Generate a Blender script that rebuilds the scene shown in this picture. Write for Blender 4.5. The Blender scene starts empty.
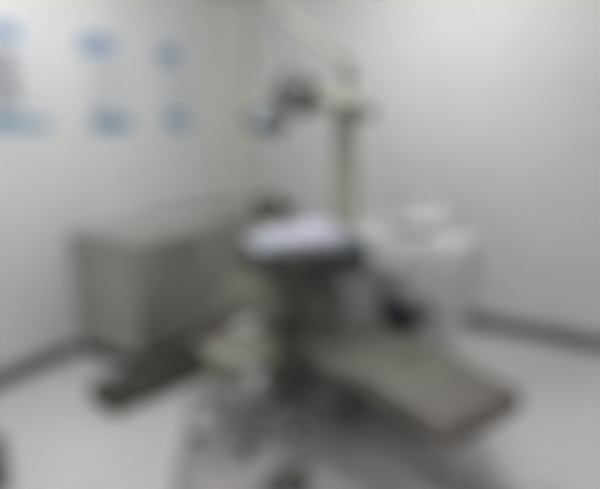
import bpy, bmesh, math, random
from mathutils import Vector, Matrix
random.seed(4)
R = math.radians
sc = bpy.context.scene
COL = sc.collection

# ---------------------------------------------------------------- camera, light, exposure
cam_d = bpy.data.cameras.new('camera')
cam_d.sensor_width = 36.0
cam_d.lens = 555.0 / 600.0 * 36.0
cam = bpy.data.objects.new('camera', cam_d)
cam.location = (3.145, -4.15, 1.65)
cam.rotation_euler = (R(90 - 13.8), 0, R(31.2))
COL.objects.link(cam)
sc.camera = cam
# the photograph is wholly out of focus: the lens is focused far too near
cam_d.dof.use_dof = True
cam_d.dof.focus_distance = 0.15
cam_d.dof.aperture_fstop = 3.9

w = bpy.data.worlds.new('world')
w.use_nodes = True
w.node_tree.nodes['Background'].inputs[0].default_value = (0.8, 0.85, 0.9, 1)
w.node_tree.nodes['Background'].inputs[1].default_value = 0.3
sc.world = w

sc.view_settings.view_transform = 'Standard'
sc.view_settings.look = 'None'
sc.view_settings.gamma = 1
sc.view_settings.use_curve_mapping = False
sc.view_settings.exposure = 0.0


# the room is lit by bare ceiling tubes: (x, y, turn, watts-like strength)
TUBES = ((1.95, -1.15, 0, 58.0), (1.3, -2.35, 90, 90.0), (2.9, -4.0, 0, 62.0))
LIGHT_COL = (1.0, 0.995, 0.985, 1)

# ---------------------------------------------------------------- materials


def lin(c):
    c = c / 255.0
    return c / 12.92 if c <= 0.04045 else ((c + 0.055) / 1.055) ** 2.4


def rgb(t):
    return (lin(t[0]), lin(t[1]), lin(t[2]), 1)


MATS = {}


def mat(name, c, rough=0.6, metal=0.0, noise=0.0, scale=8.0, bump=0.0, c2=None, coat=0.0):
    if name in MATS:
        return MATS[name]
    m = bpy.data.materials.new(name)
    m.use_nodes = True
    nt = m.node_tree
    b = nt.nodes['Principled BSDF']
    b.inputs['Base Color'].default_value = rgb(c)
    b.inputs['Roughness'].default_value = rough
    b.inputs['Metallic'].default_value = metal
    if coat:
        b.inputs['Coat Weight'].default_value = coat
    tc = nt.nodes.new('ShaderNodeTexCoord')
    nz = nt.nodes.new('ShaderNodeTexNoise')
    nz.inputs['Scale'].default_value = scale
    nz.inputs['Detail'].default_value = 4
    nt.links.new(tc.outputs['Object'], nz.inputs['Vector'])
    mx = nt.nodes.new('ShaderNodeMix')
    mx.data_type = 'RGBA'
    if c2 is None:
        k = 1 - (noise or 0.04)
        c2 = tuple(v * k for v in c)
    mx.inputs[6].default_value = rgb(c)
    mx.inputs[7].default_value = rgb(c2)
    cr = nt.nodes.new('ShaderNodeValToRGB')
    cr.color_ramp.elements[0].position = 0.38
    cr.color_ramp.elements[1].position = 0.62
    nt.links.new(nz.outputs['Fac'], cr.inputs['Fac'])
    nt.links.new(cr.outputs['Color'], mx.inputs[0])
    nt.links.new(mx.outputs[2], b.inputs['Base Color'])
    if bump:
        n2 = nt.nodes.new('ShaderNodeTexNoise')
        n2.inputs['Scale'].default_value = scale * 18
        nt.links.new(tc.outputs['Object'], n2.inputs['Vector'])
        bp = nt.nodes.new('ShaderNodeBump')
        bp.inputs['Strength'].default_value = bump
        bp.inputs['Distance'].default_value = 0.002
        nt.links.new(n2.outputs['Fac'], bp.inputs['Height'])
        nt.links.new(bp.outputs['Normal'], b.inputs['Normal'])
    MATS[name] = m
    return m


def tile_mat(name, c, grout, size=0.6):
    m = bpy.data.materials.new(name)
    m.use_nodes = True
    nt = m.node_tree
    b = nt.nodes['Principled BSDF']
    tc = nt.nodes.new('ShaderNodeTexCoord')
    br = nt.nodes.new('ShaderNodeTexBrick')
    br.offset = 0.0
    br.inputs['Scale'].default_value = 1.0
    br.inputs['Brick Width'].default_value = size
    br.inputs['Row Height'].default_value = size
    br.inputs['Mortar Size'].default_value = 0.003
    br.inputs['Color1'].default_value = rgb(c)
    br.inputs['Color2'].default_value = rgb(tuple(v - 3 for v in c))
    br.inputs['Mortar'].default_value = rgb(grout)
    nt.links.new(tc.outputs['Object'], br.inputs['Vector'])
    nt.links.new(br.outputs['Color'], b.inputs['Base Color'])
    b.inputs['Roughness'].default_value = 0.32
    MATS[name] = m
    return m


M_WALL = mat('painted_wall', (214, 214, 214), 0.85, noise=0.015, scale=3, bump=0.08)
M_CEIL = mat('ceiling_panel', (226, 226, 226), 0.9, noise=0.02)
M_FLOOR = tile_mat('pale_floor_tile', (222, 222, 221), (198, 198, 196))
M_BASEB = mat('dark_skirting_tile', (98, 98, 99), 0.4, noise=0.08)
M_BOX = mat('olive_white_boxing', (208, 209, 201), 0.8, noise=0.02)
M_DUCT = mat('grey_trunking', (196, 195, 192), 0.6)
M_CAB = mat('grey_olive_laminate', (132, 132, 124), 0.5, noise=0.03)
M_CABEND = mat('grey_taupe_laminate', (168, 165, 160), 0.5, noise=0.03)
M_TOP = mat('stone_worktop', (164, 165, 161), 0.35, noise=0.1, scale=40)
M_KICK = mat('dark_plinth', (60, 59, 52), 0.6)
M_STEEL = mat('brushed_steel', (180, 180, 180), 0.3, metal=0.9)
M_CHROME = mat('chrome', (205, 205, 208), 0.15, metal=1.0)
M_TAUPE = mat('taupe_vinyl', (108, 106, 98), 0.5, noise=0.05, scale=5, bump=0.1)
M_TAUPE2 = mat('taupe_foot_cover', (110, 103, 98), 0.5)
M_BLACK = mat('black_vinyl', (46, 48, 56), 0.45, noise=0.1)
M_DARKPL = mat('dark_grey_plastic', (66, 66, 62), 0.5, noise=0.05)
M_OLIVE = mat('olive_grey_vinyl', (142, 143, 131), 0.5, noise=0.05, bump=0.1)
M_WHITE = mat('white_plastic', (208, 211, 210), 0.35, noise=0.02, coat=0.2)
M_CREAM = mat('olive_white_metal', (164, 166, 153), 0.45)
M_GLASSW = mat('white_ceramic', (214, 217, 216), 0.2, coat=0.6)
M_TRAYTOP = mat('pale_lilac_cloth', (180, 181, 195), 0.8, noise=0.05, scale=14)
M_TEAL = mat('dark_teal_plastic', (52, 72, 84), 0.5)
M_HOSE = mat('grey_hose', (92, 92, 88), 0.5)
M_LAMPD = mat('lamp_dark_grey', (78, 81, 77), 0.45)
M_LAMPB = mat('lamp_blue_grey', (74, 78, 84), 0.35)
M_LAMPW = mat('lamp_pale_shell', (122, 127, 134), 0.35)
M_MAT = mat('grey_lilac_floor_mat', (194, 189, 193), 0.8, c2=(150, 149, 151), scale=3.2, bump=0.3)
M_BASE = mat('mid_grey_plastic', (140, 138, 138), 0.5, noise=0.04)
M_STEP = mat('dark_olive_plastic', (74, 74, 62), 0.6, noise=0.06)
M_BLUE = mat('poster_blue', (138, 157, 186), 0.5)
M_BLUE2 = mat('poster_teal_blue', (126, 155, 176), 0.5)
M_PAPER = mat('poster_white', (212, 214, 216), 0.4)
M_PGREY = mat('poster_grey', (158, 158, 164), 0.5)
M_INK = mat('poster_ink', (168, 171, 176), 0.6)
M_BIN = mat('pale_grey_bin_plastic', (168, 166, 156), 0.5)
M_BINLID = mat('dull_red_plastic', (134, 104, 96), 0.5)
M_ARM = mat('olive_grey_metal', (136, 138, 124), 0.45)
M_MOTOR = mat('olive_dark_grey_plastic', (92, 92, 85), 0.55)
M_TRAY = mat('blue_grey_tray_metal', (166, 170, 178), 0.4)
M_SPRING = mat('dull_olive_grey_paint', (142, 144, 133), 0.5)
M_GREEN = mat('grey_green_plastic', (92, 98, 90), 0.5)


def glow(name, s):
    m = bpy.data.materials.new(name)
    m.use_nodes = True
    b = m.node_tree.nodes['Principled BSDF']
    b.inputs['Base Color'].default_value = (0.9, 0.9, 0.9, 1)
    b.inputs['Emission Color'].default_value = LIGHT_COL
    b.inputs['Emission Strength'].default_value = s
    return m


# ---------------------------------------------------------------- mesh helpers


def box(bm, c, s, rot=None, bev=0.0, seg=2):
    r = bmesh.ops.create_cube(bm, size=1)
    vs = r['verts']
    bmesh.ops.scale(bm, vec=s, verts=vs)
    if bev > 0:
        es = list({e for v in vs for e in v.link_edges})
        g = bmesh.ops.bevel(bm, geom=es, offset=min(bev, min(s) * 0.49), segments=seg, profile=0.5, affect='EDGES')
        # collect the island again
        vs = list({v for f in g['faces'] for v in f.verts} | {v for v in vs if v.is_valid})
        seen = set(vs)
        st = list(vs)
        while st:
            v = st.pop()
            for e in v.link_edges:
                o = e.other_vert(v)
                if o not in seen:
                    seen.add(o)
                    st.append(o)
        vs = list(seen)
    m = Matrix.Translation(Vector(c))
    if rot is not None:
        m = m @ (rot if isinstance(rot, Matrix) else Matrix.Rotation(rot[2], 4, 'Z') @ Matrix.Rotation(rot[1], 4, 'Y') @ Matrix.Rotation(rot[0], 4, 'X'))
    bmesh.ops.transform(bm, matrix=m, verts=vs)


def ring_loft(bm, rings, cap=True):
    rv = [[bm.verts.new(p) for p in r] for r in rings]
    n = len(rv[0])
    for a, b in zip(rv, rv[1:]):
        for i in range(n):
            j = (i + 1) % n
            bm.faces.new((a[i], a[j], b[j], b[i]))
    if cap:
        bm.faces.new(list(reversed(rv[0])))
        bm.faces.new(rv[-1])
    return rv


def lathe(bm, prof, c=(0, 0, 0), n=32, mtx=None, cap=True):
    rings = []
    for r, z in prof:
        ring = []
        for i in range(n):
            a = 2 * math.pi * i / n
            p = Vector((r * math.cos(a), r * math.sin(a), z))
            if mtx is not None:
                p = mtx @ p
            ring.append(p + Vector(c))
        rings.append(ring)
    ring_loft(bm, rings, cap)


def tube(bm, pts, rad, n=12, smooth=0):
    pts = [Vector(p) for p in pts]
    if smooth:
        q = []
        for i in range(len(pts) - 1):
            p0 = pts[max(i - 1, 0)]
            p1, p2 = pts[i], pts[i + 1]
            p3 = pts[min(i + 2, len(pts) - 1)]
            for k in range(smooth):
                t = k / smooth
                q.append(0.5 * ((2 * p1) + (p2 - p0) * t + (2 * p0 - 5 * p1 + 4 * p2 - p3) * t * t + (3 * p1 - p0 - 3 * p2 + p3) * t ** 3))
        q.append(pts[-1])
        pts = q
    rings = []
    up = Vector((0, 0, 1))
    for i, p in enumerate(pts):
        d = (pts[min(i + 1, len(pts) - 1)] - pts[max(i - 1, 0)]).normalized()
        a = up if abs(d.dot(up)) < 0.95 else Vector((1, 0, 0))
        x = d.cross(a).normalized()
        y = d.cross(x).normalized()
        r = rad[i] if isinstance(rad, (list, tuple)) and len(rad) == len(pts) else (rad if not isinstance(rad, (list, tuple)) else rad[0] + (rad[-1] - rad[0]) * i / (len(pts) - 1))
        rings.append([p + x * r * math.cos(2 * math.pi * k / n) + y * r * math.sin(2 * math.pi * k / n) for k in range(n)])
    ring_loft(bm, rings)


def sweep_pad(bm, path, half_w, thick, n=28, crown=0.014, power=5.0):
    """cushion: path = [(x, z, widthscale)] along the centre top, thickness below its normal."""
    rings = []
    m = len(path)
    for i, (x, z, ws) in enumerate(path):
        a = path[max(i - 1, 0)]
        b = path[min(i + 1, m - 1)]
        t = Vector((b[0] - a[0], 0, b[1] - a[1])).normalized()
        nrm = Vector((-t.z, 0, t.x))
        if nrm.z < 0:
            nrm = -nrm
        e = min(i, m - 1 - i)
        f = (0.5, 0.84, 0.96)[e] if e < 3 else 1.0
        hw = half_w * ws * (0.9 + 0.1 * f)
        th = thick * f
        cen = Vector((x, 0, z)) - nrm * thick / 2
        ring = []
        for k in range(n):
            ang = 2 * math.pi * k / n
            ca, sa = math.cos(ang), math.sin(ang)
            u = math.copysign(abs(ca) ** (2 / power), ca)
            v = math.copysign(abs(sa) ** (2 / power), sa)
            dz = v * th / 2 + (crown * (u * u) if v > 0 else 0)
            ring.append(cen + Vector((0, u * hw, 0)) + nrm * dz)
        rings.append(ring)
    ring_loft(bm, rings)


def prism(bm, pts2, axis, a0, a1):
    """extrude a 2D outline: axis 'y' -> pts are (x,z), 'x' -> (y,z), 'z' -> (x,y)."""
    def P(p, a):
        return {'y': (p[0], a, p[1]), 'x': (a, p[0], p[1]), 'z': (p[0], p[1], a)}[axis]
    ring_loft(bm, [[P(p, a0) for p in pts2], [P(p, a1) for p in pts2]])


def obj(name, bm, m, parent=None, smooth=True, bevel=0.0, subsurf=0):
    bmesh.ops.recalc_face_normals(bm, faces=bm.faces)
    me = bpy.data.meshes.new(name)
    bm.to_mesh(me)
    bm.free()
    me.materials.append(m)
    if smooth:
        me.shade_smooth()
        me.set_sharp_from_angle(angle=R(42))
    o = bpy.data.objects.new(name, me)
    COL.objects.link(o)
    if parent:
        o.parent = parent
    if bevel:
        b = o.modifiers.new('bevel', 'BEVEL')
        b.width = bevel
        b.segments = 2
    if subsurf:
        s = o.modifiers.new('sub', 'SUBSURF')
        s.levels = s.render_levels = subsurf
    return o


def BM():
    return bmesh.new()


def thing(name, label, cat, loc=(0, 0, 0), rz=0.0, group=None):
    o = bpy.data.objects.new(name, None)
    COL.objects.link(o)
    o.location = loc
    o.rotation_euler = (0, 0, rz)
    o['label'] = label
    o['category'] = cat
    if group:
        o['group'] = group
    return o


def tag(o, label, cat, group=None):
    o['label'] = label
    o['category'] = cat
    if group:
        o['group'] = group
    return o


def struct(name, bm, m, parent=None, **k):
    o = obj(name, bm, m, parent, **k)
    o['kind'] = 'structure'
    return o


def one(fn, *a, **k):
    bm = BM()
    fn(bm, *a, **k)
    return bm


# ---------------------------------------------------------------- the room
RX, RY, RZ = 4.3, -5.2, 2.7
T = 0.12
struct('floor', one(box, (RX / 2, RY / 2, -0.05), (RX + 2 * T, -RY + 2 * T, 0.1)), M_FLOOR, smooth=False)
struct('ceiling', one(box, (RX / 2, RY / 2, RZ + 0.05), (RX + 2 * T, -RY + 2 * T, 0.1)), M_CEIL, smooth=False)
struct('wall_left', one(box, (-T / 2, RY / 2, RZ / 2), (T, -RY + 2 * T, RZ)), M_WALL, smooth=False)
struct('wall_back', one(box, (RX / 2, T / 2, RZ / 2), (RX, T, RZ)), M_WALL, smooth=False)
struct('wall_right', one(box, (RX + T / 2, RY / 2, RZ / 2), (T, -RY + 2 * T, RZ)), M_WALL, smooth=False)
struct('wall_front', one(box, (RX / 2, RY - T / 2, RZ / 2), (RX, T, RZ)), M_WALL, smooth=False)
struct('baseboard_left', one(box, (0.007, (RY - 1.92) / 2, 0.058), (0.014, -RY - 1.92, 0.116)), M_BASEB, bevel=0.003)
struct('baseboard_back', one(box, ((RX + 0.62) / 2, -0.007, 0.058), (RX - 0.62, 0.014, 0.116)), M_BASEB, bevel=0.003)
struct('trim_1', one(box, (0.09, -0.215, 0.86 + (RZ - 0.86) / 2), (0.18, 0.43, RZ - 0.86)), M_BOX, smooth=False)   # boxed pipes in the corner
bm = BM()
box(bm, (0.2, -0.225, 2.54), (0.04, 0.49, 0.09))
box(bm, (0.11, -0.45, 2.54), (0.22, 0.04, 0.09))
struct('trim_2', bm, M_DUCT, bevel=0.004)

LBS = ('white ceiling tube fitting running along the bare back wall', 'white ceiling tube fitting running along the poster wall',
       'white ceiling tube fitting above and behind the viewer')
for (x, y, a, pw), lb in zip(TUBES, LBS):
    t = thing('ceiling_light', lb, 'light', (x, y, RZ - 0.12), R(a), 'ceiling tube fittings')
    obj('housing', one(box, (0, 0, 0.095), (1.26, 0.09, 0.048), bev=0.01), M_WHITE, t)
    for sx in (-1, 1):
        obj('lamp_holder', one(box, (sx * 0.615, 0, 0.04), (0.025, 0.05, 0.08), bev=0.006), M_WHITE, t)
    obj('tube', one(tube, [(-0.6, 0, 0.025), (0.6, 0, 0.025)], 0.02, 16), glow('lamp_tube_glow', pw), t)

# ---------------------------------------------------------------- wall posters


def poster(y0, width, z0, z1, label, mid_grey, head, foot):
    h = z1 - z0
    t = thing('wall_poster', label, 'poster', (0, y0, z0), 0, 'blue and white posters on the left wall')
    obj('board', one(box, (0.006, width / 2, h / 2), (0.012, width, h), bev=0.004), M_PAPER, t)
    u = lambda a: a * width
    v = lambda a: a * h
    # header banner with a wavy lower edge
    pts = [(u(head[0]), v(head[3])), (u(head[1]), v(head[3]))]
    for k in range(9):
        s = k / 8
        pts.append((u(head[1] + (head[0] - head[1]) * s), v(head[2] + 0.018 * math.sin(s * 2 * math.pi))))
    obj('header', one(prism, pts, 'x', 0.012, 0.0145), M_BLUE, t, smooth=False)
    pts = [(u(foot[1]), v(foot[2])), (u(foot[0]), v(foot[2]))]
    for k in range(11):
        s = k / 10
        pts.append((u(foot[0] + (foot[1] - foot[0]) * s), v(foot[3] - 0.06 * s + 0.02 * math.sin(s * 2 * math.pi))))
    obj('footer', one(prism, pts, 'x', 0.012, 0.0145), M_BLUE2, t, smooth=False)
    if mid_grey:
        obj('grey_panel', one(box, (0.013, u(mid_grey[1]) / 2, v(0.5)), (0.002, u(mid_grey[1]), v(0.5))), M_PGREY, t, smooth=False)
    # illegible printed lines
    bm = BM()
    for k in range(11):
        z = v(0.28 + k * 0.048)
        L = width * (0.5 + 0.22 * random.random())
        box(bm, (0.0145, u(0.12) + L / 2, z), (0.002, L, 0.006))
    obj('printed_lines', bm, M_INK, t, smooth=False)


poster(-2.36, 0.42, 1.50, 2.13, 'leftmost of three wall posters, cut by the picture edge, with a grey middle panel', (0, 0.55), (0.0, 0.66, 0.82, 0.98), (0, 0.94, 0.04, 0.2))
poster(-1.71, 0.42, 1.48, 2.14, 'middle of the three wall posters, blue bands above and below a white centre', None, (0.05, 0.72, 0.78, 0.96), (0.18, 0.98, 0.03, 0.22))
poster(-1.03, 0.38, 1.47, 2.16, 'smallest looking poster, nearest the room corner, with short blue bands', None, (0.06, 0.66, 0.74, 0.92), (0.2, 0.9, 0.04, 0.23))

# ---------------------------------------------------------------- low cabinets along the left wall


def cabinet(y0, y1, label, end=False):
    d = 0.58
    wd = y1 - y0
    t = thing('base_cabinet', label, 'cabinet', (0.012, y0, 0), 0, 'base cabinets along the left wall')
    obj('body', one(box, (d / 2, wd / 2, 0.46), (d - 0.005, wd - 0.004, 0.72)), M_CABEND if end else M_CAB, t, bevel=0.002)
    obj('plinth', one(box, (d / 2 - 0.03, wd / 2, 0.05), (d - 0.06, wd - 0.004, 0.1)), M_KICK, t)
    n = 2
    for k in range(n):
        ww = wd / n
        dr = obj('door', one(box, (d + 0.008, ww * (k + 0.5), 0.455), (0.018, ww - 0.006, 0.70), bev=0.003), M_CAB, t)
        hy = ww * (k + 0.5) + (ww / 2 - 0.04) * (1 if k == 0 else -1)
        bm = BM()
        tube(bm, [(d + 0.017, hy, 0.62), (d + 0.04, hy, 0.625), (d + 0.04, hy, 0.735), (d + 0.017, hy, 0.74)], 0.005, n=8)
        obj('handle', bm, M_STEEL, dr)


cabinet(-1.89, -1.02, 'low grey olive cabinet nearest the viewer, ending below the middle poster', end=True)
cabinet(-1.015, -0.02, 'low grey olive cabinet in the far corner behind the stool')
tag(obj('worktop', one(box, (0.315, -0.955, 0.842), (0.63, 1.91, 0.038), bev=0.006), M_TOP),
    'long grey worktop lying over the low cabinets on the left wall', 'worktop')

# a low dark box in front of the cabinet
t = thing('step_stool', 'low dark olive step standing on the floor before the cabinet', 'step stool', (0.79, -1.95, 0), R(-10))
bm = BM()
ring_loft(bm, [[(sx * a, sy * b, z) for sx, sy in ((-1, -1), (1, -1), (1, 1), (-1, 1))] for a, b, z in ((0.15, 0.38, 0.02), (0.13, 0.36, 0.10))])
obj('body', bm, M_STEP, t, bevel=0.012)
obj('tread', one(box, (0, 0, 0.108), (0.27, 0.73, 0.016), bev=0.006), M_DARKPL, t)
for sx in (-1, 1):
    for sy in (-1, 1):
        obj('foot', one(lathe, [(0.016, 0), (0.018, 0.01), (0.016, 0.022)], (sx * 0.12, sy * 0.33, 0), n=12), M_BLACK, t)

# ---------------------------------------------------------------- floor mat
bm = BM()
d1 = Vector((0.6, -0.8))
d2 = Vector((0.8, 0.6))
A = Vector((1.03, -1.93))
W_, L_ = 1.52, 1.35
r_ = 0.06
pts = []
for (cu, cv, a0) in ((r_, r_, 180), (W_ - r_, r_, 270), (W_ - r_, L_ - r_, 0), (r_, L_ - r_, 90)):
    for k in range(6):
        a = R(a0 + 18 * k)
        uu, vv = cu + r_ * math.cos(a), cv + r_ * math.sin(a)
        p = A + d2 * uu + d1 * vv
        pts.append((p.x, p.y))
prism(bm, pts, 'z', 0.0, 0.008)
tag(obj('floor_mat', bm, M_MAT, bevel=0.003), 'large mottled grey floor mat under the stool and the chair', 'mat')

# ---------------------------------------------------------------- the dental chair
CH = thing('dental_chair', 'taupe padded dental chair with its foot end towards the right', 'dental chair', (1.917, -1.77, 0.008), R(-21.7))
bm = BM()
pts = [(-0.30, -0.17), (0.30, -0.2), (0.42, -0.13), (0.45, 0), (0.42, 0.13), (0.30, 0.2), (-0.30, 0.17), (-0.36, 0.1), (-0.36, -0.1)]
pts = [(x * 0.85 - 0.27, y * 1.0 + 0.06) for x, y in pts]
prism(bm, pts, 'z', 0, 0.04)
obj('base_plate', bm, M_BASE, CH, bevel=0.012)
bm = BM()
ring_loft(bm, [[(cx + sx * a, sy * b + 0.06, z) for sx, sy in ((-1, -1), (1, -1), (1, 1), (-1, 1))] for cx, a, b, z in ((-0.12, 0.13, 0.11, 0.04), (-0.04, 0.13, 0.10, 0.2), (0.10, 0.15, 0.12, 0.34))])
obj('lift_column', bm, M_BASE, CH, bevel=0.02)
bm = BM()
ring_loft(bm, [[(cx + sx * a, sy * b + 0.06, z) for sx, sy in ((-1, -1), (1, -1), (1, 1), (-1, 1))] for cx, a, b, z in ((-0.38, 0.19, 0.16, 0.04), (-0.38, 0.185, 0.155, 0.3), (-0.38, 0.165, 0.15, 0.57))])
obj('motor_cover', bm, M_MOTOR, CH, bevel=0.025)
obj('seat_shell', one(sweep_pad, [(x, 0.465 - 0.05 * max(0, x - 0.4), 1) for x in [-0.06 + i * 0.08 for i in range(12)]], 0.215, 0.11, power=4, crown=0), M_DARKPL, CH)
seat_path = [(-0.03, 0.565, 0.8), (-0.01, 0.57, 0.84), (0.03, 0.565, 0.9), (0.1, 0.55, 0.98), (0.2, 0.54, 1.03), (0.3, 0.54, 1.03), (0.4, 0.55, 1.0), (0.44, 0.555, 0.99), (0.462, 0.556, 0.98)]
obj('seat', one(sweep_pad, seat_path, 0.255, 0.11), M_TAUPE, CH)
leg_path = [(0.468, 0.556, 0.98), (0.49, 0.556, 0.98), (0.53, 0.553, 0.98), (0.62, 0.543, 0.97), (0.72, 0.53, 0.96), (0.82, 0.52, 0.95), (0.86, 0.512, 0.94), (0.895, 0.508, 0.93), (0.915, 0.506, 0.91)]
lr = obj('leg_rest', one(sweep_pad, leg_path, 0.25, 0.12), M_TAUPE, CH)
obj('foot_cover', one(sweep_pad, [(0.76, 0.53, 0.97), (0.775, 0.53, 0.975), (0.80, 0.528, 0.975), (0.86, 0.52, 0.965), (0.90, 0.514, 0.955), (0.918, 0.51, 0.94), (0.93, 0.508, 0.93)], 0.25, 0.132), M_TAUPE2, lr)
hx, hz = -0.02, 0.56
back = []
for i in range(11):
    s = i / 10
    back.append((hx - 0.45 * s + 0.03 * math.sin(s * math.pi), hz + 0.02 + 0.46 * s + 0.02 * math.sin(s * 2 * math.pi), 0.66 + 0.36 * min(1, s / 0.55) - 0.16 * s * s))
br = obj('backrest', one(sweep_pad, back, 0.18, 0.09), M_TAUPE, CH)
obj('back_shell', one(sweep_pad, [(x - 0.035, z - 0.055, s * 0.93) for x, z, s in back], 0.175, 0.04, crown=0), M_DARKPL, br)
bm = BM()
box(bm, (-0.49, 0, 1.02), (0.012, 0.05, 0.16), rot=(0, R(-42), 0), bev=0.004)
obj('headrest_bar', bm, M_CHROME, CH)
hp = []
for i in range(9):
    s = i / 8
    hp.append((-0.515 - 0.085 * s, 1.035 + 0.135 * s, 1 - 0.15 * (2 * s - 1) ** 2))
obj('headrest', one(sweep_pad, hp, 0.10, 0.09, power=3), M_STEP, CH)
ar = obj('armrest', one(sweep_pad, [(0.0, 0.735, 0.9), (0.012, 0.745, 1), (0.04, 0.75, 1), (0.12, 0.75, 1), (0.22, 0.745, 1), (0.28, 0.735, 1), (0.305, 0.72, 1), (0.315, 0.71, 0.9)], 0.07, 0.085, power=3, crown=0), M_BLACK, CH)
for v in ar.data.vertices:
    v.co.y += 0.315
    v.co.x = v.co.x * 1.12 + 0.015
    v.co.z -= 0.055
bm = BM()
prism(bm, [(0.04, 0.45), (0.16, 0.45), (0.27, 0.54), (0.32, 0.63), (0.06, 0.65), (0.03, 0.56)], 'y', 0.285, 0.33)
obj('armrest_support', bm, M_BLACK, ar, bevel=0.012)
obj('arm_bracket', one(box, (0.08, 0.25, 0.47), (0.09, 0.09, 0.05), bev=0.01), M_DARKPL, CH)
# chair foot control
t = thing('foot_pedal', 'dark grey round foot control on the mat beside the chair base', 'foot pedal', (1.98, -2.34, 0.008), R(-20))
obj('base', one(lathe, [(0.10, 0), (0.11, 0.012), (0.10, 0.03), (0.055, 0.04)], n=36), M_DARKPL, t)
obj('disc', one(lathe, [(0.075, 0.038), (0.08, 0.046), (0.07, 0.056), (0.02, 0.06)], n=36), M_HOSE, t)
obj('cable', one(tube, [(-0.1, 0.02, 0.012), (-0.16, 0.1, 0.006), (-0.2, 0.24, 0.006), (-0.2, 0.36, 0.012)], 0.005, 8, 8), M_HOSE, t)

# ---------------------------------------------------------------- cuspidor unit (white side box)
SB = thing('cuspidor_unit', 'white rounded cuspidor unit standing behind the dental chair', 'dental unit', (2.03, -1.12, 0), R(-4))
bm = BM()
rings = []
for z, a, b, cx in ((0.0, 0.26, 0.13, 0), (0.06, 0.27, 0.14, 0), (0.3, 0.32, 0.15, 0), (0.6, 0.38, 0.165, 0.01), (0.86, 0.42, 0.175, 0.01), (0.93, 0.42, 0.175, 0.01), (0.955, 0.40, 0.16, 0.01)):
    ring = []
    for k in range(36):
        an = 2 * math.pi * k / 36
        ca, sa = math.cos(an), math.sin(an)
        ring.append((cx + a * math.copysign(abs(ca) ** 0.45, ca), b * math.copysign(abs(sa) ** 0.45, sa), z))
    rings.append(ring)
ring_loft(bm, rings)
body = obj('body', bm, M_WHITE, SB)
obj('access_panel', one(box, (0.02, -0.158, 0.40), (0.40, 0.012, 0.5), rot=(R(3.5), 0, 0), bev=0.004), M_WHITE, SB)
bm = BM()
lathe(bm, [(0.05, 0.0), (0.10, 0.02), (0.135, 0.06), (0.145, 0.085), (0.135, 0.085), (0.12, 0.06), (0.08, 0.03), (0.02, 0.02)], (0.07, -0.01, 0.955), n=40)
obj('spittoon_bowl', bm, M_GLASSW, SB)
obj('water_spout', one(tube, [(0.26, 0.08, 0.95), (0.26, 0.08, 1.09), (0.22, 0.05, 1.12), (0.17, 0.02, 1.09)], 0.008, 8, 6), M_CHROME, SB)
obj('cup_filler', one(tube, [(-0.08, 0.05, 0.95), (-0.08, 0.05, 1.08), (-0.08, 0.0, 1.10), (-0.08, -0.04, 1.07)], 0.008, 8, 6), M_CHROME, SB)
t2 = obj('assistant_arm', one(box, (-0.05, -0.22, 0.80), (0.26, 0.10, 0.035), bev=0.012), M_WHITE, SB)
for k in range(3):
    x = -0.13 + 0.08 * k
    obj('suction_handpiece', one(tube, [(x, -0.265, 0.74), (x, -0.26, 0.87), (x, -0.235, 0.93)], [0.012, 0.009], 10, 6), M_CREAM, t2)
    obj('hose', one(tube, [(x, -0.265, 0.74), (x + 0.01, -0.26, 0.60), (x + 0.05, -0.215, 0.47), (x + 0.03, -0.175, 0.42)], 0.007, 8, 6), M_CREAM, t2)
t = tag(obj('paper_cup', one(lathe, [(0.022, 0), (0.032, 0.075), (0.034, 0.077), (0.03, 0.075), (0.02, 0.004)], (1.95, -1.165, 0.957), n=24), M_WHITE),
        'small white cup under the filler on the cuspidor unit', 'cup')

# ---------------------------------------------------------------- operating lamp on its post
LP = thing('operating_lamp', 'dental operating lamp on a tall olive white post behind the tray', 'lamp', (1.67, -1.2, 0))
bm = BM()
lathe(bm, [(0.085, 0.957), (0.085, 0.975), (0.074, 0.99), (0.070, 1.55), (0.08, 1.57), (0.08, 1.64), (0.06, 1.66), (0.06, 1.73), (0.05, 1.745), (0.03, 1.76)], n=28)
obj('post', bm, M_CREAM, LP)
bm = BM()
tube(bm, [(0, 0, 1.70), (0.03, -0.04, 1.78), (0.08, -0.14, 1.86), (0.06, -0.18, 1.91)], 0.025, 14, 8)
obj('lower_arm', bm, M_SPRING, LP)
bm = BM()
tube(bm, [(0.06, -0.18, 1.90), (-0.10, -0.19, 2.01), (-0.32, -0.2, 2.15)], 0.02, 14, 6)
obj('spring_arm', bm, M_SPRING, LP)
bm = BM()
tube(bm, [(-0.32, -0.2, 2.16), (-0.325, -0.2, 2.05), (-0.27, -0.2, 1.93), (-0.23, -0.2, 1.85)], 0.014, 12, 8)
obj('drop_tube', bm, M_LAMPW, LP)
hd = obj('lamp_housing', one(box, (-0.20, -0.2, 1.735), (0.24, 0.19, 0.21), rot=(R(-12), R(28), 0), bev=0.05, seg=4), M_LAMPD, LP)
bm = BM()
tl = Matrix.Rotation(R(22), 4, 'Y') @ Matrix.Rotation(R(14), 4, 'X')
lathe(bm, [(0.03, 0.04), (0.10, 0.03), (0.135, 0.0), (0.138, -0.03), (0.13, -0.032), (0.03, -0.01)], (-0.415, -0.21, 1.59), n=40, mtx=tl)
rf = obj('reflector', bm, M_LAMPB, LP)
obj('reflector_cap', one(lathe, [(0.02, 0.055), (0.07, 0.045), (0.10, 0.022)], (-0.415, -0.21, 1.595), n=32, mtx=tl), M_LAMPW, rf)
obj('cross_arm', one(tube, [(-0.38, -0.2, 1.62), (-0.25, -0.2, 1.71), (-0.1, -0.2, 1.70), (0.1, -0.2, 1.665), (0.16, -0.2, 1.65)], 0.045, 14, 6), M_ARM, LP)
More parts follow.
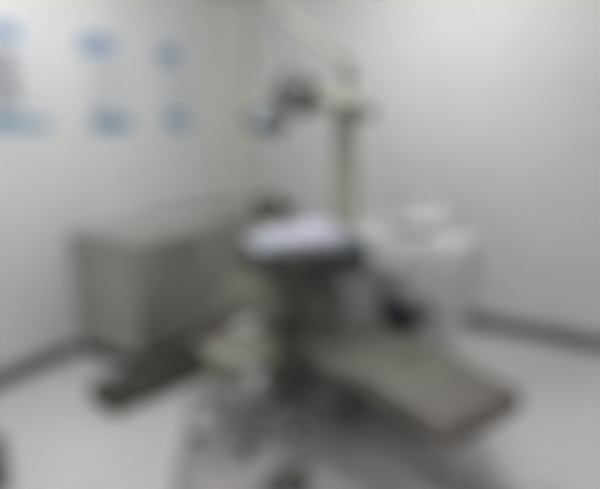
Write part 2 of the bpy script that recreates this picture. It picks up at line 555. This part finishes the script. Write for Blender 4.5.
obj('handle', one(tube, [(0.15, -0.2, 1.655), (0.19, -0.2, 1.64), (0.26, -0.2, 1.62)], [0.042, 0.034], 16, 4), M_LAMPD, LP)

# ---------------------------------------------------------------- delivery tray
TR = thing('instrument_tray', 'dental delivery tray with pale cloth on top, held over the chair', 'instrument tray', (1.772, -1.885, 0.945), R(52))
# local x = long side, local y = away to the left, -y = towards the chair foot
obj('body', one(box, (-0.02, 0, 0.012), (0.46, 0.34, 0.12), bev=0.025, seg=3), M_DARKPL, TR)
obj('tray_top', one(box, (-0.005, 0, 0.08), (0.50, 0.37, 0.018), bev=0.006), M_TRAY, TR)
ep = obj('control_panel', one(box, (0.238, -0.05, 0.03), (0.10, 0.30, 0.12), bev=0.02, seg=3), M_TEAL, TR)
obj('rail', one(tube, [(0.28, -0.15, 0.05), (0.315, -0.13, 0.05), (0.315, 0.03, 0.05), (0.28, 0.05, 0.05)], 0.01, 10, 6), M_DARKPL, TR)
obj('holder_bar', one(box, (0.0, -0.2, 0.04), (0.46, 0.05, 0.03), bev=0.008), M_DARKPL, TR)
obj('support_knuckle', one(lathe, [(0.05, -0.12), (0.055, -0.10), (0.055, -0.05), (0.04, -0.04)], (0.12, 0.02, 0), n=24), M_DARKPL, TR)
# a crumpled cloth on the tray
bm = BM()
nx, ny = 26, 18
g = [[bm.verts.new((-0.19 + 0.40 * i / nx, -0.16 + 0.33 * j / ny,
                    0.092 + 0.012 * (1 + math.sin(i * 0.9 + j * 0.5) * math.cos(j * 0.8 - i * 0.3)) + 0.07 * math.exp(-((i - 19) ** 2) / 34 - ((j - 13) ** 2) / 12)))
      for j in range(ny + 1)] for i in range(nx + 1)]
for i in range(nx):
    for j in range(ny):
        bm.faces.new((g[i][j], g[i + 1][j], g[i + 1][j + 1], g[i][j + 1]))
cl = obj('tray_cloth', bm, M_TRAYTOP)
sol = cl.modifiers.new('thick', 'SOLIDIFY')
sol.thickness = 0.003
cl.location = TR.location
cl.rotation_euler = TR.rotation_euler
tag(cl, 'pale lilac white cloth spread over the instrument tray', 'cloth')
rot = Matrix.Translation(TR.location) @ Matrix.Rotation(R(52), 4, 'Z')


def handpiece(x, label):
    t = thing('dental_handpiece', label, 'handpiece', rot @ Vector((x, -0.215, 0.0)), R(52), 'handpieces hanging on the instrument tray')
    obj('grip', one(tube, [(0, -0.016, -0.05), (0, -0.016, 0.04), (0, -0.02, 0.075), (0, -0.035, 0.10)], [0.011, 0.007], 12, 6), M_HOSE, t)
    obj('hose', one(tube, [(0, -0.016, -0.05), (0, -0.01, -0.12), (0, 0.05, -0.19), (0, 0.13, -0.14), (0, 0.16, -0.03)], 0.006, 8, 8), M_HOSE, t)
    return t


for k, (x, s) in enumerate(((-0.18, 'handpiece hanging at the left end of the tray, nearest the stool'),
                            (-0.06, 'second handpiece from the stool end of the tray'),
                            (0.06, 'third handpiece from the stool end of the tray'),
                            (0.18, 'handpiece hanging beside the dark teal end of the tray'))):
    handpiece(x, s)
# the swing arm carrying the tray, from the side box
kp = rot @ Vector((0.12, 0.02, -0.12))
t = thing('swing_arm', 'dark grey swing arm joining the tray to the cuspidor unit', 'arm', (1.80, -1.24, 0))
sx, sy = kp.x - 1.80, kp.y + 1.24
obj('arm', one(tube, [(0.08, -0.08, 0.81), (0.13, -0.3, 0.81), (sx, sy, 0.81)], 0.026, 14, 8), M_DARKPL, t)
obj('tray_joint', one(lathe, [(0.036, 0.775), (0.04, 0.78), (0.04, 0.83), (0.03, 0.835)], (sx, sy, 0), n=24), M_DARKPL, t)
obj('wall_joint', one(lathe, [(0.036, 0.77), (0.04, 0.78), (0.04, 0.85), (0.03, 0.855)], (0.08, -0.08, 0), n=24), M_WHITE, t)

# ---------------------------------------------------------------- operator stool
ST = thing('operator_stool', 'olive grey operator stool with a low backrest, on casters beside the dental chair', 'stool', (1.545, -2.07, 0.008), R(20))
obj('seat', one(lathe, [(0.14, 0.405), (0.175, 0.412), (0.19, 0.435), (0.188, 0.465), (0.17, 0.485), (0.11, 0.493), (0.02, 0.495)], n=48), M_OLIVE, ST)
obj('seat_plate', one(lathe, [(0.05, 0.385), (0.13, 0.39), (0.13, 0.406)], n=32), M_DARKPL, ST)
# low curved backrest on the far side of the seat (local +y)
bm = BM()
rings = []
for i in range(17):
    a = R(84 + (-52 + 104 * i / 16))
    e = min(i, 16 - i)
    f = (0.55, 0.85, 0.97)[e] if e < 3 else 1
    ring = []
    for k in range(24):
        q = 2 * math.pi * k / 24
        u = math.copysign(abs(math.cos(q)) ** 0.5, math.cos(q))
        v = math.copysign(abs(math.sin(q)) ** 0.5, math.sin(q))
        rr = 0.20 + 0.026 * u * f
        ring.append((rr * math.cos(a), rr * math.sin(a), 0.655 + 0.105 * v * f))
    rings.append(ring)
ring_loft(bm, rings)
obj('backrest', bm, M_OLIVE, ST)
a = R(84)
ca, sa = math.cos(a), math.sin(a)
obj('back_bar', one(tube, [(0.08 * ca, 0.08 * sa, 0.394), (0.23 * ca, 0.23 * sa, 0.394), (0.25 * ca, 0.25 * sa, 0.46), (0.238 * ca, 0.238 * sa, 0.62)], 0.012, 10, 8), M_DARKPL, ST)
obj('gas_column', one(lathe, [(0.03, 0.085), (0.03, 0.26), (0.016, 0.262), (0.016, 0.39)], n=20), M_CHROME, ST)
obj('foot_ring', one(tube, [(0.15 * math.cos(2 * math.pi * k / 40), 0.15 * math.sin(2 * math.pi * k / 40), 0.2) for k in range(41)], 0.009, 8), M_CHROME, ST)
bm = BM()
for k in range(3):
    a = 2 * math.pi * k / 3
    tube(bm, [(0.03 * math.cos(a), 0.03 * math.sin(a), 0.2), (0.15 * math.cos(a), 0.15 * math.sin(a), 0.2)], 0.007, 8)
obj('ring_spokes', bm, M_CHROME, ST)
bm = BM()
lathe(bm, [(0.04, 0.07), (0.045, 0.08), (0.04, 0.12), (0.03, 0.13)], n=24)
obj('hub', bm, M_STEEL, ST)
for k in range(5):
    a = 2 * math.pi * k / 5
    c, s = math.cos(a), math.sin(a)
    lg = obj('leg', one(tube, [(0.035 * c, 0.035 * s, 0.10), (0.15 * c, 0.15 * s, 0.088), (0.27 * c, 0.27 * s, 0.068)], [0.022, 0.014], 10, 5), M_STEEL, ST)
    bm = BM()
    mt = Matrix.Rotation(a, 4, 'Z') @ Matrix.Rotation(R(90), 4, 'X')
    for o in (-0.017, 0.017):
        off = Matrix.Rotation(a, 4, 'Z') @ Vector((0.27, o, 0.0285))
        lathe(bm, [(0.02, -0.009), (0.0285, -0.006), (0.0285, 0.006), (0.02, 0.009)], off, n=20, mtx=mt)
    tube(bm, [(0.27 * c, 0.27 * s, 0.03), (0.27 * c, 0.27 * s, 0.07)], 0.008, 8)
    obj('caster', bm, M_BLACK, lg)

# ---------------------------------------------------------------- small bins
t = thing('waste_bin', 'small pale waste bin with a dull red rim between cabinet and stool', 'bin', (1.10, -1.70, 0))
bm = BM()
lathe(bm, [(0.085, 0.0), (0.09, 0.01), (0.105, 0.29), (0.1, 0.29), (0.082, 0.02)], n=36)
obj('body', bm, M_BIN, t)
obj('rim', one(lathe, [(0.104, 0.283), (0.112, 0.287), (0.112, 0.312), (0.1, 0.318), (0.096, 0.314), (0.098, 0.287)], n=36, cap=False), M_BINLID, t)
t = thing('pedal_bin', 'grey green bin cut off by the bottom left corner', 'bin', (0.84, -3.03, 0))
obj('body', one(lathe, [(0.085, 0.0), (0.09, 0.01), (0.09, 0.2), (0.086, 0.205)], n=32), M_GREEN, t)
obj('lid', one(lathe, [(0.092, 0.206), (0.094, 0.215), (0.07, 0.235), (0.01, 0.242)], n=32), M_GREEN, t)
